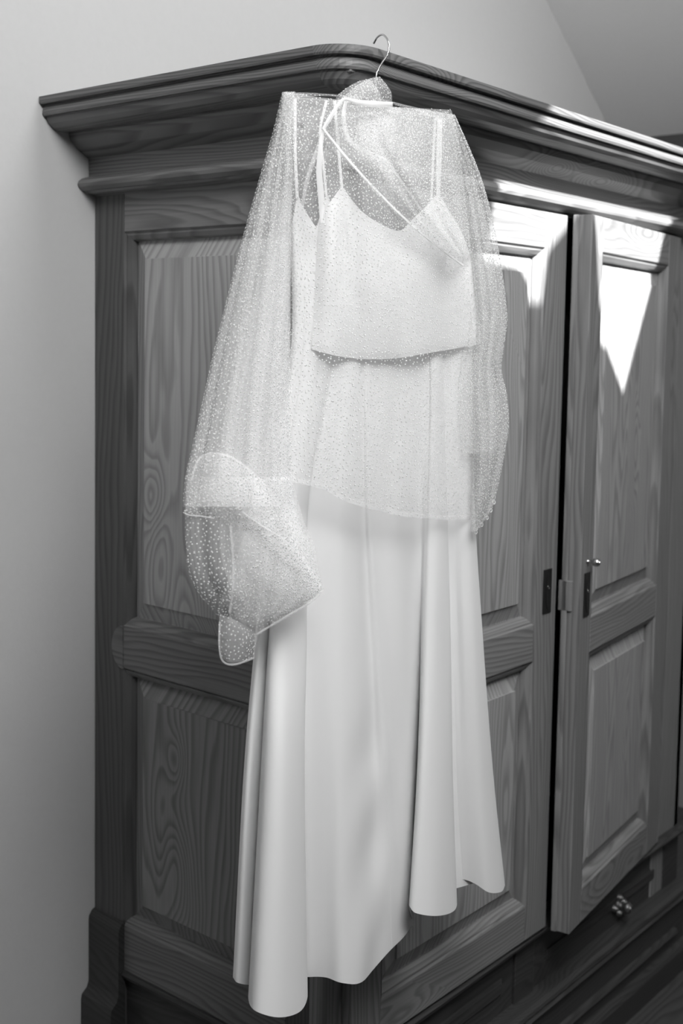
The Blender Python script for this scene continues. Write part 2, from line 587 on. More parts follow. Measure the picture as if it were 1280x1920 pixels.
# --- front posts, sill, drawers, plinth (faces -y)
prism('corner_post', [(0.0, 0.030), (0.0, 0.008), (0.002, 0.003), (0.007, 0.0), (0.047, 0.0), (0.047, 0.030)], 2, -0.09, 1.71, WZ, wardrobe)
part_box('front_post', (1.2035, 0.0, -0.09), (W-.001, 0.030, 1.71), WZ)
part_box('top_rail', (0.047, 0.0, 1.70), (1.2035, 0.045, 1.80), WX)
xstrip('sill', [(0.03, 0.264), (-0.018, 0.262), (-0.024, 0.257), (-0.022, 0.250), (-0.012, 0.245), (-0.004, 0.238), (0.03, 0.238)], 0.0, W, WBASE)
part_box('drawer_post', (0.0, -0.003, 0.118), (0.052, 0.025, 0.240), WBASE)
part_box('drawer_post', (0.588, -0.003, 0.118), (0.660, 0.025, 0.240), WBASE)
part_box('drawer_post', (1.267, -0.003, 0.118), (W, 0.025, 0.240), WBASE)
front = lambda y0: (lambda a, z, d: (a, y0+d, z))

def knob_set(parent, x, y, z):
    lathe('knob', [(0.0, 0.013), (0.004, 0.013), (0.006, 0.007), (0.014, 0.006), (0.018, 0.011), (0.024, 0.014), (0.030, 0.011), (0.033, 0.004)],
          BRASS, parent, 20, 1, (x, y, z), -1)
    for dx, dz in ((-.022, 0), (.022, 0), (0, .018), (0, -.018)):
        lathe('knob_lobe', [(0.0, 0.008), (0.004, 0.008), (0.009, 0.006), (0.011, 0.002)], BRASS, parent, 12, 1, (x+dx, y, z+dz), -1)

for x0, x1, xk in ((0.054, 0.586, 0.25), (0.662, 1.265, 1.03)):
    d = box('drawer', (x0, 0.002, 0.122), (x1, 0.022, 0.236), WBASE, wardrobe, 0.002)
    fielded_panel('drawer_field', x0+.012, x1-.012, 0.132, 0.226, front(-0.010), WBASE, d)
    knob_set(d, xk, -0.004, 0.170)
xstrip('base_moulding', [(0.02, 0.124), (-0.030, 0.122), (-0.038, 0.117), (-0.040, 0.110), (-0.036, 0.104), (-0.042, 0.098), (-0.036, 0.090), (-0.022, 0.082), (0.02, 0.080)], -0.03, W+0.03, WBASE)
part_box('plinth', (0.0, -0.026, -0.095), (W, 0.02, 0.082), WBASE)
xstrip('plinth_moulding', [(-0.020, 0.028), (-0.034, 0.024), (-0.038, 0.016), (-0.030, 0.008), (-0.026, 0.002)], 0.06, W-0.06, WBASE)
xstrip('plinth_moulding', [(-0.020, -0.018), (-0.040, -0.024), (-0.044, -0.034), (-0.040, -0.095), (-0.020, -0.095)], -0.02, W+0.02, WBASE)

# --- frieze, bead and cornice swept round three sides
PROF = []
for cx_, cz_ in [(85, 262), (85, 300), (87, 332), (98, 354), (150, 358), (150, 374), (142, 384), (132, 412), (126, 440), (126, 470), (136, 496), (170, 500), (170, 525),
                 (200, 590), (240, 640), (290, 670), (340, 690), (395, 694), (440, 696), (440, 722), (462, 790), (540, 890), (610, 955), (675, 1015), (680, 1060), (682, 1228)]:
    p = (60+cx_*0.15625, 140+cz_*0.15625)
    ray = fw+rt*(p[0]-CX)/FPX-up*(p[1]-CY)/FPX
    t = (D-CAM[1])/ray[1]
    q = CAM+t*ray
    PROF.append((-q[0], q[2]-ZF))
PROF = [(0.03, PROF[0][1]+0.0015)] + PROF
BEAD = []
for cx_, cz_ in [(684, 1225), (600, 1245), (560, 1275), (547, 1310), (560, 1350), (600, 1395), (640, 1400), (660, 1425), (700, 1440), (768, 1468)]:
    p = (60+cx_*0.15625, 140+cz_*0.15625)
    ray = fw+rt*(p[0]-CX)/FPX-up*(p[1]-CY)/FPX
    t = (D-CAM[1])/ray[1]
    q = CAM+t*ray
    BEAD.append((-q[0], q[2]-ZF))

def path_for(p, z, r):
    """outline at projection p: rear-left -> left corner -> front -> right corner -> rear-right, plus part breaks"""
    A = [(-p, D, z), (-p, -p+r, z)]
    L = [(-p+r-r*math.cos(a), -p+r-r*math.sin(a), z) for a in [math.pi/2*k/10 for k in range(11)]]
    Fr = [(-p+r, -p, z), (W+p-r, -p, z)]
    R = [(W+p-r+r*math.sin(a), -p+r-r*math.cos(a), z) for a in [math.pi/2*k/10 for k in range(11)]]
    B = [(W+p, -p+r, z), (W+p, D, z)]
    return A, L, Fr, R, B

def sweep(prof, rad, names, mats, parent):
    paths = [path_for(p, z, rad(p)) for p, z in prof]
    objs = []
    for i in range(5):
        rows = [pp[i] for pp in paths]
        n = len(rows[0])
        V = [v for r_ in rows for v in r_]
        F = [[j*n+k, j*n+k+1, (j+1)*n+k+1, (j+1)*n+k] for j in range(len(rows)-1) for k in range(n-1)]
        o = mesh_obj(names[i], V, F, mats[i], parent)
        bm = bmesh.new()
        bm.from_mesh(o.data)
        bmesh.ops.recalc_face_normals(bm, faces=bm.faces)
        bm.to_mesh(o.data)
        bm.free()
        objs.append(o)
    return objs

cornice = sweep(PROF, lambda p: max(0.006, p-0.055), ['cornice_side', 'cornice_corner', 'cornice_front', 'cornice_corner', 'cornice_side'],
                [WCY, WCX, WCX, WCX, WCY], wardrobe)
sweep(BEAD, lambda p: 0.006, ['bead_side', 'bead_corner', 'bead_front', 'bead_corner', 'bead_side'], [WY, WX, WX, WX, WY], wardrobe)

# --- doors
def make_door(x_hinge, w, ang, mirror, opening_near, opening_far, thick):
    """door with its hinge edge at local origin; local x runs from the hinge towards the free edge"""
    s = -1 if mirror else 1
    Z0, Z1 = 0.268, 1.698
    def X(a):
        return s*a
    def bx(name, a0, a1, z0, z1, mat, parent, y0=0.0, y1=thick, bev=0.002):
        lo, hi = sorted((X(a0), X(a1)))
        return box(name, (lo, y0, z0), (hi, y1, z1), mat, parent, bev)
    frame = bx('door', 0.0, opening_near, Z0, Z1, WZ, wardrobe)      # hinge stile carries the door
    frame.location = (x_hinge, -0.018, 0)
    frame.rotation_euler = (0, 0, ang)
    bx('stile', opening_far, w, Z0, Z1, WZ, frame)
    for z0, z1 in ((1.630, Z1), (0.832, 0.905), (Z0, 0.340)):
        bx('rail', opening_near, opening_far, z0, z1, WX, frame)
    mp = lambda a, z, dep: (X(a), dep, z)
    for z0, z1 in ((0.905, 1.630), (0.340, 0.832)):
        p = fielded_panel('door_panel', opening_near+.012, opening_far-.012, z0+.012, z1-.012, mp, WPAN, frame)
        ring('panel_moulding', opening_near, opening_far, z0, z1, MOULD, mp, (WX, WZ), frame)
    return frame, X, bx

ldoor, LX, lbx = make_door(0.048, 0.610, -math.radians(1.0), False, 0.080, 0.530, 0.030)
rdoor, RXf, rbx = make_door(1.200, 0.545, math.radians(6.7), True, 0.085, 0.485, 0.038)
# key plates
def escutcheon(parent, xc, zc, w=0.030, h=0.088):
    pl = box('key_plate', (xc-w/2, -0.0022, zc-h/2), (xc+w/2, 0.001, zc+h/2), IRON, parent, 0.001)
    bm = bmesh.new()
    pts = []
    for k in range(28):
        t = 2*math.pi*k/28
        pts.append((xc+0.008*math.cos(t)*(1-0.3*abs(math.sin(t))), zc+0.036*math.sin(t)))
    prism('key_plate_oval', [(x, z) for x, z in pts], 1, -0.0036, -0.002, IRON, pl).parent = parent
    lathe('keyhole', [(0.0, 0.0035), (0.001, 0.0035)], STEEL, parent, 12, 1, (xc, -0.0037, zc+0.008), -1)
escutcheon(ldoor, 0.610-0.036, 0.965)
escutcheon(rdoor, -(0.545-0.032), 0.955)
lathe('key_bow', [(0.0, 0.004), (0.012, 0.0035), (0.014, 0.007), (0.020, 0.0085), (0.026, 0.006), (0.028, 0.002)], STEEL, rdoor, 16, 1, (-(0.545-0.030), 0.0, 1.022), -1)
box('lock_plate', (-0.550, 0.016, 0.925), (-0.544, 0.044, 0.985), WZ, rdoor, 0.001)
# closing strip along the free edge of the right door
box('closing_strip', (-0.550, 0.026, 0.268), (-0.545, 0.038, 1.698), WZ, rdoor, 0.002)

# ------------------------------------------------------------------ the hanging clothes
# they hang in one upright plane: u along the hanger, w towards the viewer
HU = np.array([0.980, -0.196, 0.0])
HU /= np.linalg.norm(HU)
HN = np.array([HU[1], -HU[0], 0.0])
H0 = np.array([-0.05, -0.155, 0.0])

def dp(px, py, w=0.0):
    """photo position -> point on the clothes plane moved w metres towards the viewer (arrays allowed)"""
    px, py, w = np.broadcast_arrays(np.asarray(px, float), np.asarray(py, float), np.asarray(w, float))
    ray = fw+np.multiply.outer((px-CX)/FPX, rt)-np.multiply.outer((py-CY)/FPX, up)
    t = ((HN@H0)+w-(HN@CAM))/(ray@HN)
    return CAM+t[..., None]*ray

def grid_obj(name, G, mat, parent=None, solid=0.0):
    """G: (rows, cols, 3) points"""
    r, c = G.shape[:2]
    V = G.reshape(-1, 3)
    idx = np.arange(r*c).reshape(r, c)
    F = np.stack([idx[:-1, :-1], idx[:-1, 1:], idx[1:, 1:], idx[1:, :-1]], -1).reshape(-1, 4)
    o = mesh_obj(name, V.tolist(), F.tolist(), mat, parent, True)
    if solid:
        m = o.modifiers.new('thick', 'SOLIDIFY')
        m.thickness = solid
        m.offset = -1
        es_ = o.modifiers.new('crisp_edge', 'EDGE_SPLIT')
        es_.split_angle = math.radians(60)
    return o

def loft(rows, su=4, sv=8):
    """rows of (px, py, w) control points, smooth both ways -> 3D grid"""
    A = np.array(rows, float)
    A = cr1(A, sv)
    A = np.transpose(cr1(np.transpose(A, (1, 0, 2)), su), (1, 0, 2))
    return dp(A[..., 0], A[..., 1], A[..., 2])

def join_grids(name, grids, mat, parent=None):
    V, F, b = [], [], 0
    for G in grids:
        r, c = G.shape[:2]
        V.append(G.reshape(-1, 3))
        idx = np.arange(r*c).reshape(r, c)+b
        F.append(np.stack([idx[:-1, :-1], idx[:-1, 1:], idx[1:, 1:], idx[1:, :-1]], -1).reshape(-1, 4))
        b += r*c
    return mesh_obj(name, np.concatenate(V).tolist(), np.concatenate(F).tolist(), mat, parent, True)

def strip(name, pts, width, w, mat, parent, sub=6, solid=0.0012):
    """ribbon along a photo polyline; width in px, single or per point"""
    P = cr1(np.array([(x, y) for x, y in pts], float), sub)
    wd = np.interp(np.linspace(0, 1, len(P)), np.linspace(0, 1, len(np.atleast_1d(width))), np.atleast_1d(width)) if np.ndim(width) else np.full(len(P), width)
    ww = np.interp(np.linspace(0, 1, len(P)), np.linspace(0, 1, len(np.atleast_1d(w))), np.atleast_1d(w)) if np.ndim(w) else np.full(len(P), w)
    t = np.gradient(P, axis=0)
    t /= np.linalg.norm(t, axis=1)[:, None]
    n = np.stack([-t[:, 1], t[:, 0]], 1)
    cols = []
    for k in (-0.5, -0.2, 0.2, 0.5):
        q = P+n*(wd*k)[:, None]
        cols.append(dp(q[:, 0], q[:, 1], ww+0.0015*(0.25-k*k)*4))
    return grid_obj(name, np.stack(cols, 1), mat, parent, solid)

def scatter_dots(grids, spacing=0.0060, rad=0.00125, thick=0.0004):
    """flocked dots following the cloth: rows of beads at even arc length"""
    C, N, T = [], [], []
    for G in grids:
        r, c = G.shape[:2]
        mid = G[:, c//2]
        Lv = np.concatenate([[0], np.cumsum(np.linalg.norm(np.diff(mid, axis=0), axis=1))])
        nb = int(Lv[-1]/(spacing*0.9))
        for b in range(nb):
            s = (b+0.5)*spacing*0.9
            f = np.interp(s, Lv, np.arange(r))
            i = min(int(f), r-2)
            row = G[i]*(1-(f-i))+G[i+1]*(f-i)
            nxt = G[i+1]-G[i]
            Lu = np.concatenate([[0], np.cumsum(np.linalg.norm(np.diff(row, axis=0), axis=1))])
            n = int(Lu[-1]/spacing)
            if n < 1:
                continue
            q = (np.arange(n)+RNG.uniform(0, 1)+RNG.uniform(-.3, .3, n))*spacing
            q = np.clip(q, 0, Lu[-1])
            k = np.clip(np.searchsorted(Lu, q)-1, 0, c-2)
            t = ((q-Lu[k])/np.maximum(Lu[k+1]-Lu[k], 1e-9))[:, None]
            tu = row[k+1]-row[k]
            tv = nxt[k]
            tu /= np.linalg.norm(tu, axis=1)[:, None]+1e-12
            nn = np.cross(tu, tv)
            nn /= np.linalg.norm(nn, axis=1)[:, None]+1e-12
            jv = tv/(np.linalg.norm(tv, axis=1)[:, None]+1e-12)*RNG.uniform(-.4, .4, n)[:, None]*spacing
            C.append(row[k]*(1-t)+row[k+1]*t+jv)
            N.append(nn)
            T.append(tu)
    C, N, T = np.concatenate(C), np.concatenate(N), np.concatenate(T)
    B = np.cross(N, T)
    n = len(C)
    R = rad*RNG.uniform(.85, 1.15, n)[:, None]
    ring_ = [C+R*(math.cos(a)*T+math.sin(a)*B) for a in [math.pi*2*k/5 for k in range(5)]]
    V = np.stack(ring_+[C+N*thick, C-N*thick], 1).reshape(-1, 3)
    base = (np.arange(n)*7)[:, None, None]
    loc = np.array([[k, (k+1) % 5, 5] for k in range(5)]+[[(k+1) % 5, k, 6] for k in range(5)])
    F = (base+loc[None]).reshape(-1, 3)
    return V, F, n

def dots_obj(name, grids, parent, **kw):
    V, F, n = scatter_dots(grids, **kw)
    me = bpy.data.meshes.new(name)
    me.vertices.add(len(V))
    me.vertices.foreach_set('co', V.astype(np.float32).ravel())
    me.loops.add(F.size)
    me.loops.foreach_set('vertex_index', F.astype(np.int32).ravel())
    me.polygons.add(len(F))
    me.polygons.foreach_set('loop_start', np.arange(0, F.size, 3, dtype=np.int32))
    me.polygons.foreach_set('loop_total', np.full(len(F), 3, dtype=np.int32))
    me.update(calc_edges=True)
    me.validate()
    me.materials.append(DOT)
    o = link(bpy.data.objects.new(name, me), parent)
    o['kind'] = 'stuff'
    return o

def ground_empty(name, px, py):
    q = dp(px, py, 0.0)
    return empty(name, tuple(map(float, q)))

def reparent(root):
    """children were built in world space: keep them there under an Empty placed at the garment"""
    for ch in root.children:
        ch.matrix_parent_inverse = Matrix.Translation(-root.location)

# ---- long gown -------------------------------------------------------
gown = ground_empty('gown', 690, 200)
tag(gown, 'long white sleeveless gown with deep folds hanging from the hanger', 'dress')
YR = (660, 940, 1200, 1450)
# columns across the front: top (x, y), x at the four heights above, hem (x, y), depth at top/660/940/1200/1450/hem
GC = [
    ((546, 440), (546, 500, 479, 458), (438, 1832), (0, 0, 0, 0, 0, 0)),
    ((550, 405), (552, 506, 486, 465), (446, 1842), (.006, .006, .01, .012, .014, .016)),
    ((557, 368), (560, 516, 495, 478), (464, 1846), (.008, .008, .008, .010, .012, .014)),
    ((565, 385), (566, 524, 507, 492), (480, 1842), (.008, .008, .008, .008, .010, .010)),
    ((572, 396), (570, 527, 505, 490), (467, 1866), (.008, .010, .012, .018, .030, .040)),
    ((580, 409), (578, 535, 512, 499), (477, 1893), (.008, .012, .018, .034, .062, .090)),
    ((592, 425), (590, 552, 533, 526), (520, 1907), (.008, .014, .022, .042, .076, .105)),
    ((598, 410), (600, 567, 556, 552), (560, 1897), (.008, .012, .020, .036, .066, .090)),
    ((604, 390), (610, 576, 573, 569), (575, 1868), (.008, .010, .014, .024, .044, .062)),
    ((612, 366), (618, 576, 569, 565), (569, 1836), (.008, .006, .004, .002, .002, .000)),
    ((622, 395), (625, 586, 581, 577), (582, 1831), (.006, .004, .004, .004, .006, .006)),
    ((634, 420), (640, 612, 611, 609), (612, 1832), (.004, .010, .012, .018, .022, .026)),
    ((650, 440), (655, 640, 640, 640), (640, 1842), (.004, .014, .020, .026, .034, .046)),
    ((668, 448), (668, 662, 666, 669), (672, 1842), (.004, .012, .016, .022, .030, .046)),
    ((686, 452), (680, 680, 690, 699), (700, 1820), (.004, .008, .006, .008, .012, .030)),
    ((704, 455), (688, 691, 706, 722), (735, 1778), (.004, .010, .012, .014, .018, .020)),
    ((722, 455), (702, 706, 722, 740), (755, 1757), (.004, .010, .012, .014, .014, .014)),
    ((740, 455), (735, 742, 753, 765), (769, 1738), (.004, .014, .018, .018, .014, .006)),
    ((756, 452), (782, 783, 786, 783), (774, 1732), (.004, .006, .004, .000, -.002, -.006)),
    ((770, 445), (802, 799, 792, 783), (768, 1698), (.004, .008, .012, .016, .026, .040)),
    ((782, 430), (807, 806, 800, 791), (778, 1711), (.004, .012, .018, .026, .042, .058)),
    ((796, 405), (814, 818, 815, 812), (812, 1717), (.004, .014, .020, .030, .046, .066)),
    ((808, 386), (821, 829, 831, 834), (842, 1712), (.004, .012, .016, .024, .040, .054)),
    ((821, 370), (827, 836, 843, 847), (855, 1696), (.004, .008, .008, .014, .026, .036)),
    ((830, 385), (829, 836, 841, 845), (850, 1652), (.004, .002, -.002, -.004, -.008, -.012)),
    ((842, 410), (846, 850, 856, 862), (872, 1649), (.004, .004, .002, .000, .000, -.002)),
    ((856, 440), (860, 863, 870, 880), (893, 1658), (.004, .006, .008, .010, .010, .010)),
    ((868, 480), (872, 875, 886, 899), (916, 1673), (.004, .006, .010, .014, .016, .020)),
    ((878, 520), (879, 883, 897, 914), (938, 1672), (.002, .004, .006, .008, .010, .012)),
    ((882, 540), (883, 888, 904, 923), (945, 1660), (0, 0, 0, 0, 0, 0)),
]
rows = [[(c[0][0], c[0][1], c[3][0]) for c in GC]]
for k, y in enumerate(YR):
    rows.append([(c[1][k], y, c[3][k+1]) for c in GC])
rows.append([(c[2][0], c[2][1], c[3][5]) for c in GC])
GF = loft(rows, 6, 14)
# the hem band keeps the folds; puckers along the centre seam
r_, c_ = GF.shape[:2]
seam_c = 15*6
for i in range(r_):
    a = max(0, (i-40)/(r_-40))
    for j in range(seam_c-26, seam_c+6):
        f = math.exp(-((j-seam_c+7)/7.0)**2)
        GF[i, j] += HN*(0.004*a*f*math.sin(i*0.55+1.3*math.sin(i*0.21)+j*0.25))
front_o = grid_obj('gown_front', GF, CREPE, gown, 0.0012)
brow = []
for k, (yl, yr) in enumerate([(430, 520), (660, 660), (940, 940), (1200, 1200), (1450, 1440), (1800, 1640)]):
    xl = [546, 546, 500, 479, 458, 438][k]+2
    xr = [882, 883, 888, 904, 923, 945][k]-2
    brow.append([(xl+(xr-xl)*s, yl+(yr-yl)*s+(-6 if k == 5 else 0)*math.sin(math.pi*s), -(0.006+0.004*k+0.004*k*math.cos(s*18))*math.sin(math.pi*s)**.5) for s in np.linspace(0, 1, 15)])
grid_obj('gown_back', loft(brow, 4, 8), CREPE, gown, 0.0012)
# seam line and hem edge
def col_strip(col, off, w, lo=0.25, hi=1.0):
    n = GF.shape[0]
    i0, i1 = int(n*lo), int(n*hi)
    cpts = GF[i0:i1, col]+HN*off
    return grid_obj('centre_seam', np.stack([cpts-HU*w/2, cpts+HN*w*.6, cpts+HU*w/2], 1), CREPE, gown)
col_strip(seam_c, 0.0006, 0.0022)
hp = GF[-1]
hq = GF[-4]
e1 = (hq-hp)
e1 /= np.linalg.norm(e1, axis=1)[:, None]
grid_obj('hem', np.stack([hp+HN*.0008, hp+e1*.004+HN*.0009, hp+e1*.008+HN*.0008], 1), CREPE, gown)
strip('strap', [(553, 186), (553, 280), (557, 372)], 6, .010, CREPE, gown)
strip('strap', [(612, 188), (600, 245), (605, 300), (612, 370)], 5, .010, CREPE, gown)
strip('strap', [(826, 222), (825, 290), (821, 374)], 6, .008, CREPE, gown)
reparent(gown)

# ---- short camisole top over the gown --------------------------------
cami = ground_empty('camisole', 730, 210)
tag(cami, 'short white satin camisole with V neck and thin straps worn over the gown', 'top')
ct = [(600, 412), (615, 385), (628, 366), (641, 352), (656, 372), (680, 399), (714, 421), (748, 433), (774, 410), (799, 386), (820, 367), (840, 395), (861, 430), (877, 470), (886, 500)]
cb = [(584, 655), (605, 661), (625, 666), (648, 670), (668, 672), (690, 673), (715, 673), (745, 671), (772, 667), (800, 662), (825, 658), (848, 654), (870, 650), (888, 647), (900, 644)]
crow = []
for k, t in enumerate((0, .12, .3, .5, .75, .93, 1.0)):
    r0 = []
    for j, ((x0, y0), (x1, y1)) in enumerate(zip(ct, cb)):
        s = j/14
        bulge = (.020-.010*t+.014*math.sin(math.pi*t*.9))*math.sin(math.pi*min(1, max(0, s)))**.5
        dart = -.010*math.exp(-((s-.235)/.04)**2)*math.sin(math.pi*min(1, t*1.3))**2 + .006*math.sin(s*13+.5)*t
        x = x0+(x1-x0)*(t**.8)
        r0.append((x, y0+(y1-y0)*t, .010+bulge+dart+(.002 if t >= .93 else 0)))
    crow.append(r0)
CFG = loft(crow, 6, 8)
grid_obj('camisole_front', CFG, CAMI, cami, 0.0012)
crow = []
for t in (0, .5, 1):
    crow.append([(602+(884-602)*s if t == 0 else 592+(893-592)*s, (470, 560, 645)[int(t*2)], -.012-.03*math.sin(math.pi*s)) for s in np.linspace(0, 1, 9)])
grid_obj('camisole_back', loft(crow, 4, 6), CAMI, cami, 0.0012)
strip('strap', [(627, 189), (633, 265), (641, 356)], 5.5, [.014, .018, .022], CAMI, cami)
strip('strap', [(816, 222), (812, 290), (808, 384)], 5, [.012, .014, .018], CAMI, cami)
strip('strap', [(822, 222), (820, 290), (820, 371)], 5, [.016, .018, .022], CAMI, cami)
lo = CFG[-1]
l2 = CFG[-3]
e1 = l2-lo
e1 /= np.linalg.norm(e1, axis=1)[:, None]
grid_obj('hem', np.stack([lo+HN*.0008, lo+e1*.002+HN*.0010, lo+e1*.004+HN*.0004], 1), CAMI, cami)
reparent(cami)

# ---- sheer dotted blouse ---------------------------------------------
blouse = ground_empty('blouse', 690, 185)
tag(blouse, 'sheer white dotted tulle wrap blouse with balloon sleeves layered over the gown', 'blouse')

def sheet(ys, xo, xi, nrow, ncol, wmid, wamp, k=0, A=0.0, wfold=0.0, side=1, phase=0.0, skew=None, belly=1.0):
    """sheet between two outlines: ys heights, xo / xi left and right photo x; accordion folds k with overlap A"""
    Y = np.linspace(ys[0], ys[-1], nrow)
    XO, XI = cr_at(ys, xo, Y), cr_at(ys, xi, Y)
    WM = cr_at(ys, wmid, Y)
    WA = cr_at(ys, wamp, Y)
    S = np.linspace(0, 1, ncol)
    s, y = np.meshgrid(S, Y)
    rel = (y-ys[0])/(ys[-1]-ys[0])
    env = np.clip((s-.12)/.14, 0, 1)*np.clip((0.98-s)/.1, 0, 1)
    ph = phase+0.8*np.sin(rel*3.0+phase)+0.35*np.sin(rel*9+2*phase)
    g = s+(A*env*np.sin(2*np.pi*k*s+ph)/(2*np.pi*k) if k else 0)
    x = XO[:, None]+(XI-XO)[:, None]*g
    w = WM[:, None]+side*WA[:, None]*np.sqrt(np.clip(np.sin(np.pi*np.clip(s, 0, 1)), 0, 1))*belly
    if k:
        w = w+wfold*env*np.cos(2*np.pi*k*s+ph)
    yy = y+(skew(s, rel) if skew else 0)
    return dp(x, yy, w)

body_y = [180, 240, 300, 430, 560, 660, 760, 840, 900]
hemx = [478, 520, 560, 600, 640, 665, 690, 730, 770, 830, 882]
hemy = [885, 892, 905, 918, 935, 945, 955, 963, 970, 975, 974]
bxo = [529, 530, 533, 543, 545, 536, 516, 496, 478]
bxi = [848, 856, 862, 880, 890, 893, 890, 886, 882]
def body_skew(s, rel):
    x = 478+(882-478)*s
    hem = np.interp(x, hemx, hemy)-900
    topx = 529+(848-529)*s
    top = np.interp(topx, [529, 560, 610, 645, 740, 800, 848], [172, 176, 184, 190, 200, 207, 214])-180
    return hem*np.clip(rel, 0, 1)**1.5+top*(1-np.clip(rel*3, 0, 1))
bw = [.012, .036, .056, .066, .068, .068, .066, .064, .062]
BF = sheet(body_y, bxo, bxi, 110, 90, [.008]*9, bw, k=4, A=.35, wfold=.006, skew=body_skew)
BB = sheet(body_y, [x+3 for x in bxo], [x-3 for x in bxi], 90, 80, [-.004]*9, [.012, .02, .03, .035, .04, .04, .04, .04, .04], k=3, A=.4, wfold=.006, side=-1, phase=1.0,
           skew=lambda s, r: body_skew(s, r)-14*r)
# the wrap panel crossing the right breast
wy = [196, 240, 300, 360, 420, 480]
WP = sheet(wy, [640, 625, 655, 700, 760, 840], [846, 858, 866, 872, 878, 884], 50, 50, [.012]*6, [.014, .042, .062, .074, .076, .068], k=4, A=.4, wfold=.005,
           skew=lambda s, r: 10*s*(1-r))
grids_body = [BF, BB, WP]
join_grids('bodice', grids_body, NET, blouse)
dots_obj('bodice_dots', grids_body, blouse)

# left sleeve (viewer's left): gathered balloon, then the crumpled lower bag and the open cuff end
ly = [172, 240, 320, 440, 560, 660, 770, 850, 900, 950]
lxo = [529, 513, 490, 456, 425, 400, 375, 357, 346, 342]
lxi = [553, 549, 547, 545, 543, 542, 542, 545, 545, 548]
lm = [0, .004, .008, .014, .02, .026, .034, .042, .048, .054]
la = [.012, .02, .024, .028, .030, .032, .034, .034, .034, .034]
LF = sheet(ly, lxo, lxi, 120, 150, lm, la, k=4, A=2.6, wfold=.013, phase=.4)
LB = sheet(ly, [x+4 for x in lxo], [x-3 for x in lxi], 110, 110, lm, la, k=4, A=1.5, wfold=.007, side=-1, phase=2.0)
LI = sheet(ly[1:], [x+48 for x in lxo[1:]], [x+2 for x in lxi[1:]], 90, 90, lm[1:], [a*.3 for a in la[1:]], k=4, A=1.7, wfold=.006, phase=3.3)
lowy = [895, 940, 985, 1030, 1070, 1105, 1135, 1160]
lowo = [352, 348, 347, 349, 357, 372, 394, 412]
lowi = [548, 558, 572, 590, 597, 604, 570, 520]
lmm = [.052, .058, .064, .070, .074, .076, .076, .074]
SF = sheet(lowy, lowo, lowi, 70, 100, lmm, [.022, .028, .032, .034, .034, .03, .022, .012], k=3, A=.9, wfold=.010, phase=1.2,
           skew=lambda s, r: 16*np.sin(5*s+1)*np.sin(np.pi*r)+22*s*(r**2)*np.sin(np.pi*s))
SB = sheet(lowy, [x+64 for x in lowo], [x-5 for x in lowi], 60, 90, lmm, [.012]*8, k=3, A=.9, wfold=.008, side=-1, phase=2.6)
# cross folds thrown over the lower bag
def fold(rows_, su=6, sv=8):
    return loft(rows_, su, sv)
FA = fold([[(358, 902, .070), (372, 862, .086), (420, 850, .100), (470, 880, .104), (515, 930, .104), (548, 985, .100)],
           [(352, 930, .074), (385, 905, .094), (432, 905, .112), (474, 935, .116), (520, 985, .116), (566, 1030, .108)],
           [(346, 962, .074), (392, 952, .100), (440, 960, .118), (480, 985, .124), (524, 1035, .122), (585, 1075, .112)],
           [(350, 965, .066), (402, 972, .086), (446, 990, .104), (484, 1015, .110), (530, 1060, .112), (600, 1098, .108)]])
FB = fold([[(476, 900, .100), (500, 930, .108), (530, 985, .112), (560, 1035, .112), (592, 1075, .108)],
           [(470, 950, .112), (488, 985, .120), (510, 1030, .124), (545, 1075, .122), (604, 1104, .112)],
           [(455, 1010, .110), (470, 1040, .120), (492, 1075, .126), (535, 1110, .122), (588, 1126, .112)],
           [(432, 1075, .100), (452, 1095, .112), (478, 1122, .118), (515, 1150, .114), (545, 1152, .106)],
           [(412, 1130, .090), (436, 1148, .100), (458, 1172, .104), (476, 1186, .102), (482, 1190, .098)]])
FC = fold([[(428, 985, .090), (434, 1040, .098), (436, 1095, .098), (430, 1150, .092), (424, 1165, .088)],
           [(448, 975, .104), (452, 1035, .112), (450, 1095, .112), (446, 1150, .104), (446, 1180, .098)],
           [(470, 985, .108), (474, 1045, .116), (474, 1105, .114), (470, 1160, .106), (470, 1195, .098)],
           [(488, 1000, .100), (492, 1060, .108), (490, 1120, .108), (484, 1170, .104), (480, 1205, .098)]])
CU = fold([[(412, 1150, .082), (430, 1158, .096), (452, 1168, .100), (470, 1180, .096), (482, 1188, .086)],
           [(409, 1185, .084), (428, 1195, .100), (452, 1202, .104), (470, 1206, .100), (480, 1208, .088)],
           [(411, 1220, .084), (428, 1228, .098), (452, 1228, .102), (468, 1226, .098), (478, 1222, .088)],
           [(417, 1240, .080), (430, 1248, .094), (450, 1245, .098), (466, 1240, .094), (477, 1234, .086)]])
CB = fold([[(412, 1150, .06), (430, 1158, .064), (452, 1168, .066), (470, 1180, .066), (482, 1188, .062)],
           [(410, 1190, .06), (428, 1200, .064), (452, 1206, .066), (470, 1208, .066), (480, 1208, .062)],
           [(418, 1236, .06), (430, 1242, .064), (450, 1240, .066), (466, 1236, .064), (477, 1230, .062)]])
SX = [sheet(lowy, [x+dx for x in lowo], [x-6 for x in lowi], 50, 80, lmm, [wv]*8, k=3, A=1.6, wfold=.006, side=sg, phase=ph_)
      for dx, wv, sg, ph_ in ((84, .016, 1, 4.1), (96, .006, 1, 5.3))]
LX = [sheet(ly[2:], [x+dx for x in lxo[2:]], [x+1 for x in lxi[2:]], 80, 90, lm[2:], [a*fr_ for a in la[2:]], k=kk, A=1.9, wfold=.005, phase=ph_)
      for dx, fr_, kk, ph_ in ((56, .55, 4, 5.0), (66, .1, 3, 1.7))]
left_grids = [LF, LB, LI, SF, SB, FA, FB, FC, CU, CB]+SX+LX
sl = join_grids('sleeve', left_grids, NET, blouse)
dots_obj('sleeve_dots', [LF, LB, SF, FA, FB, CU], sl)

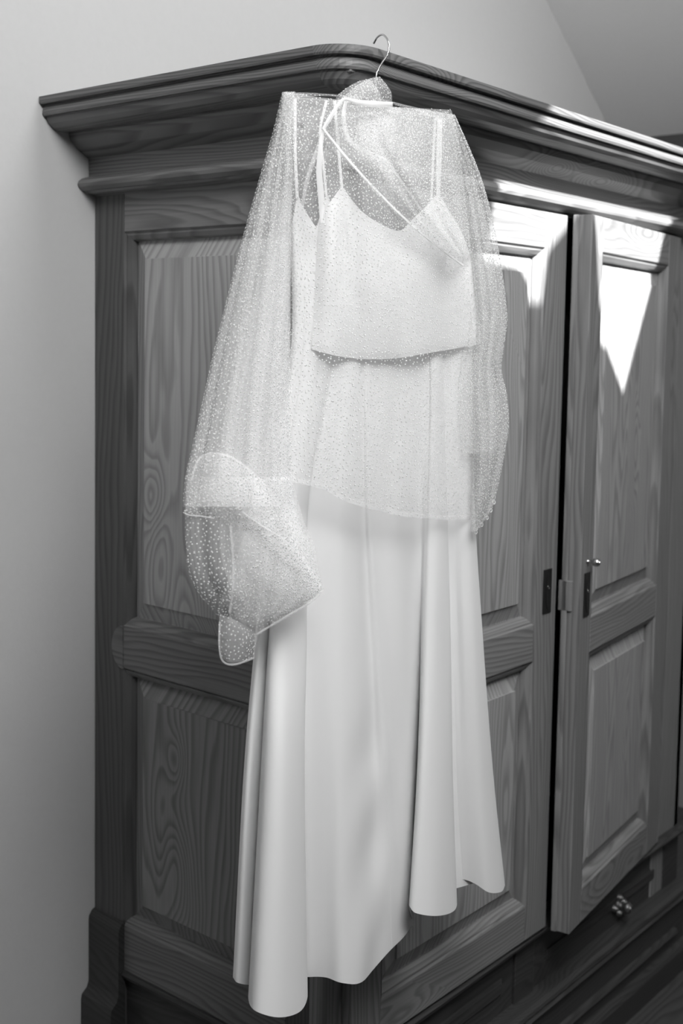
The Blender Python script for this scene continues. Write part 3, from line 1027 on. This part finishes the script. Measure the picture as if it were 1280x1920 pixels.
for pts, wd in (([(358, 902), (372, 862), (400, 850), (440, 862), (480, 893)], 4), ([(455, 960), (490, 985), (530, 1010), (560, 1040)], 3),
                ([(524, 968), (548, 1000), (575, 1045), (598, 1088)], 3), ([(607, 1104), (585, 1127), (545, 1151), (482, 1189)], 4),
                ([(412, 1166), (411, 1212), (418, 1240), (440, 1246), (477, 1233)], 4), ([(344, 961), (356, 966), (378, 968), (402, 972)], 3),
                ([(432, 985), (436, 1040), (437, 1095), (430, 1150)], 4), ([(476, 892), (472, 930), (478, 960)], 3)):
    strip('gathered_edge', pts, wd, .126 if pts[0][0] > 440 else .104, NET, sl, solid=0.0016)

# right sleeve
ry = [214, 270, 330, 400, 470, 520, 600, 640, 690, 740, 790, 850, 900, 950, 998]
rxo = [838, 850, 862, 872, 880, 884, 890, 890, 884, 880, 882, 886, 886, 884, 884]
rxi = [852, 877, 901, 921, 935, 943, 951, 946, 940, 950, 954, 946, 936, 924, 893]
rm = [0, .0, .0, .002, .004, .006, .008, .01, .012, .012, .014, .016, .018, .02, .02]
ra = [.01, .02, .026, .03, .032, .034, .034, .03, .026, .03, .032, .032, .028, .02, .01]
RF = sheet(ry, rxo, rxi, 120, 70, rm, ra, k=3, A=1.1, wfold=.007, phase=.9)
RB = sheet(ry, rxo, rxi, 110, 60, rm, ra, k=2, A=.9, wfold=.006, side=-1, phase=2.2)
RI = sheet(ry[2:12], [x-22 for x in rxo[2:12]], [x-14 for x in rxi[2:12]], 80, 60, rm[2:12], [a*.5 for a in ra[2:12]], k=3, A=1.5, wfold=.006, phase=3.0)
right_grids = [RF, RB, RI]
sr = join_grids('sleeve', right_grids, NET, blouse)
dots_obj('sleeve_dots', right_grids, sr)
# covered-button loops on the cuff
for x, y in ((926, 942), (920, 957), (913, 971), (903, 984), (892, 998)):
    c0 = dp(x, y, .022)
    pts = [c0+0.0026*(math.cos(a)*HU+math.sin(a)*np.array([0, 0, 1.0])) for a in [2*math.pi*k/8 for k in range(9)]]
    tube('button_loop', pts, 0.0008, DOT, sr, 6, 3)

# collar, neckband, wrap edge, tie ends, scarf folds of the bow
CL = fold([[(641, 187, .02), (655, 171, .022), (682, 152, .024), (709, 144, .024), (721, 154, .022)],
           [(650, 192, .034), (668, 184, .040), (692, 172, .042), (716, 166, .038), (733, 172, .026)],
           [(655, 196, .032), (676, 197, .040), (700, 196, .042), (722, 193, .038), (735, 190, .026)]])
CL2 = CL-HN*0.022
collar = join_grids('collar', [CL, CL2], NET, blouse)
dots_obj('collar_dots', [CL, CL2], collar, spacing=.0055)
strip('neckband', [(736, 196), (700, 195), (668, 191), (645, 186), (632, 200), (618, 222), (606, 242)], [9, 13, 9, 6, 7, 9, 6], [.050, .058, .062, .064, .066, .066, .066], RIB, blouse)
strip('tie_end', [(606, 242), (601, 275), (598, 320), (602, 370), (604, 418)], [6, 9, 11, 12, 9], [.064, .064, .062, .060, .058], RIB, blouse)
strip('tie_end', [(607, 244), (592, 290), (575, 340), (566, 392)], [7, 9, 8, 5], [.062, .06, .056, .05], NET, blouse)
strip('wrap_edge', [(606, 242), (650, 297), (700, 352), (760, 412), (820, 462), (868, 498)], [5, 6, 5, 5, 4, 4], [.066, .068, .070, .070, .068, .06], RIB, blouse)
strip('neck_edge', [(648, 190), (644, 222), (654, 262), (684, 284), (724, 302), (745, 330), (790, 395)], [7, 8, 9, 9, 9, 5, 4], [.02, .024, .026, .028, .03, .03, .03], RIB, blouse)
SC = fold([[(682, 218, .03), (700, 210, .04), (722, 214, .04), (742, 226, .03)],
           [(676, 250, .03), (694, 250, .046), (718, 252, .046), (738, 262, .03)],
           [(672, 285, .03), (692, 290, .048), (714, 296, .046), (738, 320, .03)],
           [(700, 300, .03), (706, 312, .046), (718, 330, .046), (738, 400, .03)]])
sc_o = join_grids('bow', [SC, SC-HN*.012], NET, blouse)
dots_obj('bow_dots', [SC, SC-HN*.012], sc_o)
bh = BF[-1]
b2 = BF[-4]
e1 = b2-bh
e1 /= np.linalg.norm(e1, axis=1)[:, None]
grid_obj('hem', np.stack([bh+HN*.0004, bh+e1*.003+HN*.0008, bh+e1*.006+HN*.0004], 1), NET, blouse)
reparent(blouse)

# ---- clear plastic hanger with steel hook -----------------------------
hanger = ground_empty('hanger', 708, 190)
tag(hanger, 'clear plastic clothes hanger with thin steel hook over the cornice edge', 'hanger')
hk = [dp(706, 186, 0), dp(705, 150, 0), dp(707, 135, 0), dp(716, 118, 0), dp(726, 103, 0), dp(729, 88, 0), dp(726, 74, -.006), dp(717, 65, -.020), dp(707, 70, -.036), dp(700, 82, -.042)]
tube('hook', hk, 0.0014, STEEL, hanger, 10, 6)
def hbar(pts, rad, name='arm'):
    return tube(name, [dp(x, y, w) for x, y, w in pts], rad, CLEAR, hanger, 12, 6)
hbar([(536, 180, 0), (580, 180, 0), (650, 185, 0), (706, 190, 0), (770, 205, 0), (842, 220, 0)], 0.0045)
hbar([(560, 235, 0), (640, 246, 0), (720, 257, 0), (800, 272, 0)], 0.003, 'lower_bar')
hbar([(545, 182, 0), (549, 210, 0), (560, 236, 0)], 0.003, 'bar_end')
hbar([(836, 219, 0), (825, 250, 0), (800, 272, 0)], 0.003, 'bar_end')
hbar([(820, 216, .004), (819, 236, .006), (829, 243, .006)], 0.0025, 'strap_notch')
hbar([(716, 256, 0), (711, 244, .004), (716, 232, .006), (724, 232, .004)], 0.002, 'centre_hook')
reparent(hanger)
